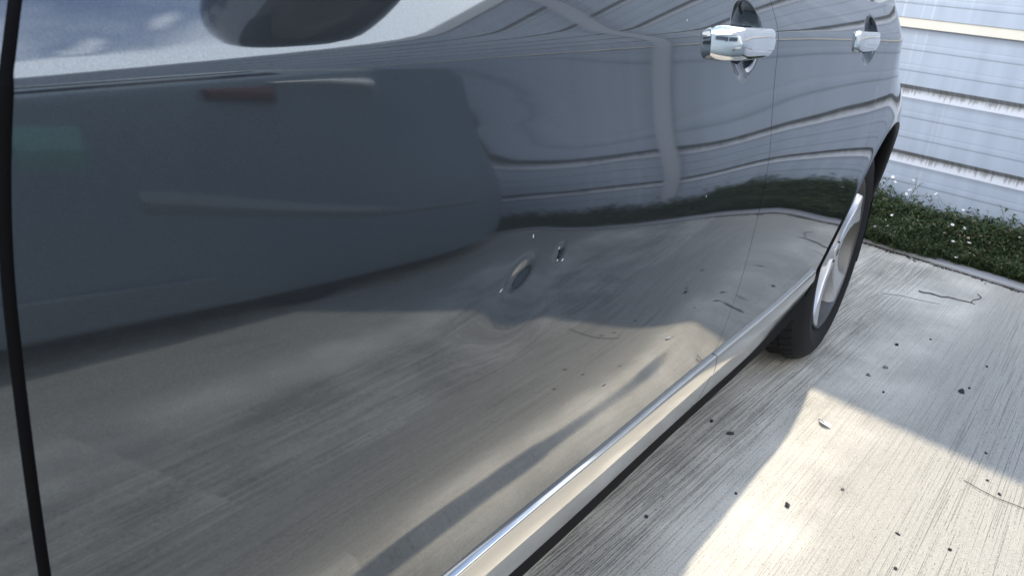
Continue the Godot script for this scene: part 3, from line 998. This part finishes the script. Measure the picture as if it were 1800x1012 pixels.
func build_litter() -> void:
	var dark := mat(lin(0.030, 0.030, 0.032), 0.8)
	var grey := mat(lin(0.14, 0.135, 0.13), 0.85)
	var wood := mat(lin(0.045, 0.035, 0.03), 0.8)
	# [x, z, half length, half height, half width, material, turn, label, name]
	var list := [
		[-0.973, 0.168, 0.0075, 0.0055, 0.0050, dark, 0.6, "black jagged stone chip alone in the sunlit concrete nearest the camera", "stone"],
		[0.103, 0.425, 0.0095, 0.0075, 0.0085, dark, 0.3, "largest dark round pebble on the shaded concrete right of the tyre", "pebble"],
		[0.161, 0.443, 0.0045, 0.0035, 0.0040, dark, 1.0, "tiny dark pebble just behind the largest round pebble", "pebble"],
		[0.376, 0.182, 0.0075, 0.0055, 0.0060, dark, 0.2, "dark pebble nearest the tyre on the shaded concrete", "pebble"],
		[0.114, 0.190, 0.0085, 0.0050, 0.0065, grey, 2.1, "grey flat pebble, upper of the two lying in front of the tyre's shade", "pebble"],
		[0.000, 0.158, 0.0080, 0.0045, 0.0060, grey, 0.9, "grey flat pebble, lower of the two lying in front of the tyre's shade", "pebble"],
		[-0.102, 0.224, 0.0042, 0.0035, 0.0036, dark, 0.0, "small dark grain of gravel just inside the wall's shadow above the leaf", "gravel_grain"],
		[0.549, 0.272, 0.0050, 0.0030, 0.0035, dark, 0.7, "small dark grain of gravel midway between tyre and twig", "gravel_grain"],
		[0.424, 0.472, 0.0050, 0.0040, 0.0040, dark, 0.5, "small dark pebble at the right edge behind the largest round pebble", "pebble"],
		[-0.698, -0.120, 0.0085, 0.0040, 0.0050, dark, 0.2, "dark clod lying close under the car's sill", "clod"],
		[-0.730, -0.056, 0.0120, 0.0045, 0.0055, dark, 2.4, "curled dark scrap in the car's shadow near the sill", "scrap"],
		[-1.008, 0.056, 0.0040, 0.0030, 0.0035, dark, 0.3, "tiny dark grain on the edge of the car's shadow", "gravel_grain"],
		[-0.304, 0.532, 0.0050, 0.0025, 0.0035, dark, 0.3, "dark fleck on the edge of the wall's shadow at the far right", "fleck"],
		[-0.800, 0.256, 0.0045, 0.0035, 0.0040, grey, 0.6, "small grey grain alone in the sunlit concrete between leaf and stone chip", "gravel_grain"],
		[-0.471, 0.550, 0.0040, 0.0025, 0.0035, dark, 0.9, "tiny dark grain above the long thin straw", "gravel_grain"],
		[-0.526, 0.582, 0.0060, 0.0025, 0.0035, dark, 0.5, "dark sliver just above the thin straw on the sunlit concrete", "fleck"],
		[-0.886, 0.509, 0.0045, 0.0028, 0.0040, dark, 0.2, "tiny dark grain on the stained concrete at lower right", "gravel_grain"],
		[-0.905, 0.402, 0.0060, 0.0020, 0.0028, dark, 1.2, "thin dark fleck on the stained concrete left of the lower right corner", "fleck"],
		[-1.048, 0.422, 0.0050, 0.0025, 0.0036, dark, 0.1, "dark fleck at the bottom edge of the sunlit concrete", "fleck"],
		[-1.245, -0.068, 0.0050, 0.0040, 0.0045, dark, 0.4, "dark grain in the car's shadow toward the bottom of the picture", "gravel_grain"]]
	var i := 0
	for q in list:
		i += 1
		var o := put(q[8], rock(100 + i, Vector3(q[2], q[3], q[4])), q[5])
		o.position = Vector3(q[0], q[3] * 0.6, q[1])
		o.rotation.y = q[6]
		tag(o, q[7], {"stone": "stone", "pebble": "pebble", "gravel_grain": "gravel", "clod": "clod", "scrap": "litter", "fleck": "litter"}[q[8]])
	# dry leaf, pale side up, with its stalk
	var lf := thing("fallen_leaf", "pale silvery dry leaf lying on the sunlit concrete", "leaf", Vector3(-0.476, 0.005, 0.133))
	var rows := []
	for a in 11:
		var t := a / 10.0
		var r := PackedVector3Array()
		for b in 7:
			var s := b / 3.0 - 1.0
			var w := 0.0125 * pow(sin(PI * clampf(t * 0.93 + 0.05, 0.0, 1.0)), 0.6) * (1.15 - 0.35 * t)
			r.append(Vector3(-0.021 + 0.042 * t, 0.002 * sin(t * 5.0) + 0.0035 * s * s - 0.0015 * absf(s), w * s))
		rows.append(r)
	put("blade", sheet(rows), mat(lin(0.62, 0.63, 0.66), 0.45), lf)
	put("stalk", tube(PackedVector3Array([Vector3(-0.018, 0.0012, 0), Vector3(0.021, 0.001, 0.0), Vector3(0.031, -0.002, 0.003)]), PackedFloat32Array([0.0005, 0.0008, 0.0012]), 6), wood, lf)
	lf.rotation.y = LEAF_TURN
	# crooked twig behind the wheel
	var tw := thing("twig", "crooked dark twig on the concrete between the tyre and the weeds", "twig", Vector3(1.148, 0.004, 0.158))
	var tp := [Vector2(0.012, -0.018), Vector2(0.0, 0.0), Vector2(0.028, 0.03), Vector2(0.018, 0.07), Vector2(0.034, 0.10), Vector2(0.030, 0.135), Vector2(0.046, 0.165), Vector2(0.048, 0.185), Vector2(0.085, 0.19), Vector2(0.13, 0.21), Vector2(0.18, 0.215), Vector2(0.216, 0.195)]
	var pth := PackedVector3Array()
	var rad := PackedFloat32Array()
	for k in tp.size():
		pth.append(Vector3(tp[k].x, 0.002 * sin(k * 1.7), tp[k].y))
		rad.append(0.0030 - 0.00012 * k)
	put("stick", tube(pth, rad, 7), wood, tw)
	put("side_shoot", tube(PackedVector3Array([pth[2], pth[2] + Vector3(-0.035, 0.004, 0.012)]), PackedFloat32Array([0.0022, 0.0008]), 6), wood, tw)
	put("side_shoot", tube(PackedVector3Array([pth[7], pth[7] + Vector3(-0.03, 0.004, 0.02)]), PackedFloat32Array([0.0022, 0.0008]), 6), wood, tw)
	var st := put("straw", tube(PackedVector3Array([Vector3(-0.520, 0.003, 0.498), Vector3(-0.543, 0.004, 0.535), Vector3(-0.556, 0.003, 0.575), Vector3(-0.560, 0.003, 0.64), Vector3(-0.55, 0.003, 0.72)]), PackedFloat32Array([0.0009, 0.001, 0.001, 0.001, 0.0008]), 5), wood)
	tag(st, "long thin dark straw curving over the sunlit concrete at right", "straw")
	var hr := put("stem_fibre", tube(PackedVector3Array([Vector3(0.98, 0.002, 0.02), Vector3(1.02, 0.003, 0.09), Vector3(1.03, 0.002, 0.17), Vector3(1.05, 0.002, 0.24)]), PackedFloat32Array([0.0008, 0.001, 0.001, 0.0007]), 5), mat(lin(0.2, 0.18, 0.15), 0.8))
	tag(hr, "faint thin plant fibre lying beside the crooked twig", "fibre")

const MIRROR_AT := Vector3(-2.15, 1.27, 0.17)
const WHEEL_Z := -0.005
const VAN_Z := 1.86
const VAN_NOSE := 1.08
const WALL_H := 3.2
const LEAF_TURN := 0.9

func _ready() -> void:
	rng.seed = 7
	var cam := Camera3D.new()
	cam.name = "camera"
	cam.fov = 36.88
	cam.near = 0.02
	cam.far = 400.0
	cam.transform = Transform3D(Basis(Vector3(0.54000, 0.11259, 0.83410), Vector3(0.22619, 0.93514, -0.27266), Vector3(-0.81070, 0.33590, 0.47952)).orthonormalized(), Vector3(-2.8291, 1.0757, 0.4580))
	var lens := CameraAttributesPhysical.new()
	lens.frustum_focal_length = 35.99
	lens.frustum_focus_distance = 1.15
	lens.frustum_near = 0.02
	lens.frustum_far = 400.0
	lens.exposure_aperture = 20.0
	cam.attributes = lens
	add_child(cam)
	cam.current = true
	var we := WorldEnvironment.new()
	we.name = "environment"
	var env := Environment.new()
	env.background_mode = Environment.BG_SKY
	var sky := Sky.new()
	sky.sky_material = sky_material()
	env.sky = sky
	env.background_energy_multiplier = 1.0
	env.tonemap_mode = Environment.TONE_MAPPER_LINEAR
	env.tonemap_exposure = 1.27
	env.sdfgi_enabled = true
	env.ssao_enabled = true
	env.ssil_enabled = true
	we.environment = env
	add_child(we)
	var sun := DirectionalLight3D.new()
	sun.name = "sun"
	sun.light_energy = 1.4
	sun.light_color = Color(1.0, 0.955, 0.88)
	sun.light_angular_distance = 0.8
	sun.shadow_enabled = true
	add_child(sun)
	sun.look_at_from_position(Vector3(0.777, 1.0, -0.029) * 20.0, Vector3.ZERO)

	materials()
	var soil := mat(lin(0.10, 0.085, 0.065), 0.95)
	struct("ground", ground_sheet(-150.0, 160.0, -160.0, 160.0, -0.03, 8, 8), soil)
	struct("concrete_pavement", ground_sheet(-45.0, KERB_X, -30.0, 60.0, 0.0, 40, 90), M.concrete)
	var kb := new_st()
	var ax := Vector3(-1.0, 0.0, -WALL_T).normalized()
	var kp := []
	var kn := noise(80, 2.0, 2)
	for i in 161:
		var z := lerpf(-6.0, 8.0, i / 160.0)
		kp.append([Vector3(KERB_X + 0.012 + 0.003 * kn.get_noise_1d(z * 6.0) - WALL_T * z, 0, z), -ax, Vector3.UP])
	sweep(kb, PackedVector2Array([Vector2(0.0, -0.05), Vector2(0.001, 0.010), Vector2(0.007, 0.018), Vector2(0.085, 0.020), Vector2(0.09, -0.05)]), kp)
	struct("kerb", done(kb), mat(lin(0.27, 0.27, 0.27), 0.9))
	struct("soil_bed", ground_bed(), soil)
	build_wall()
	build_car()
	build_van()
	build_weeds()
	build_crumbs()
	build_daisies()
	stalk(Vector3(2.02, 0.03, 0.30), 0.20, 3, "bare branching weed stalk against the metal wall at the right edge")
	stalk(Vector3(2.12, 0.05, -0.15), 0.24, 4, "upright thin weed stalk beside the tyre against the metal wall")
	build_litter()

func ground_bed() -> ArrayMesh:
	var rows := []
	for i in 9:
		var r := PackedVector3Array()
		for k in 121:
			var z := lerpf(-6.0, 8.0, k / 120.0)
			var x := lerpf(KERB_X + 0.098, WALL_X + 0.02, i / 8.0) - WALL_T * z
			r.append(Vector3(x, 0.012 + 0.012 * i / 8.0, z))
		rows.append(r)
	return sheet(rows)
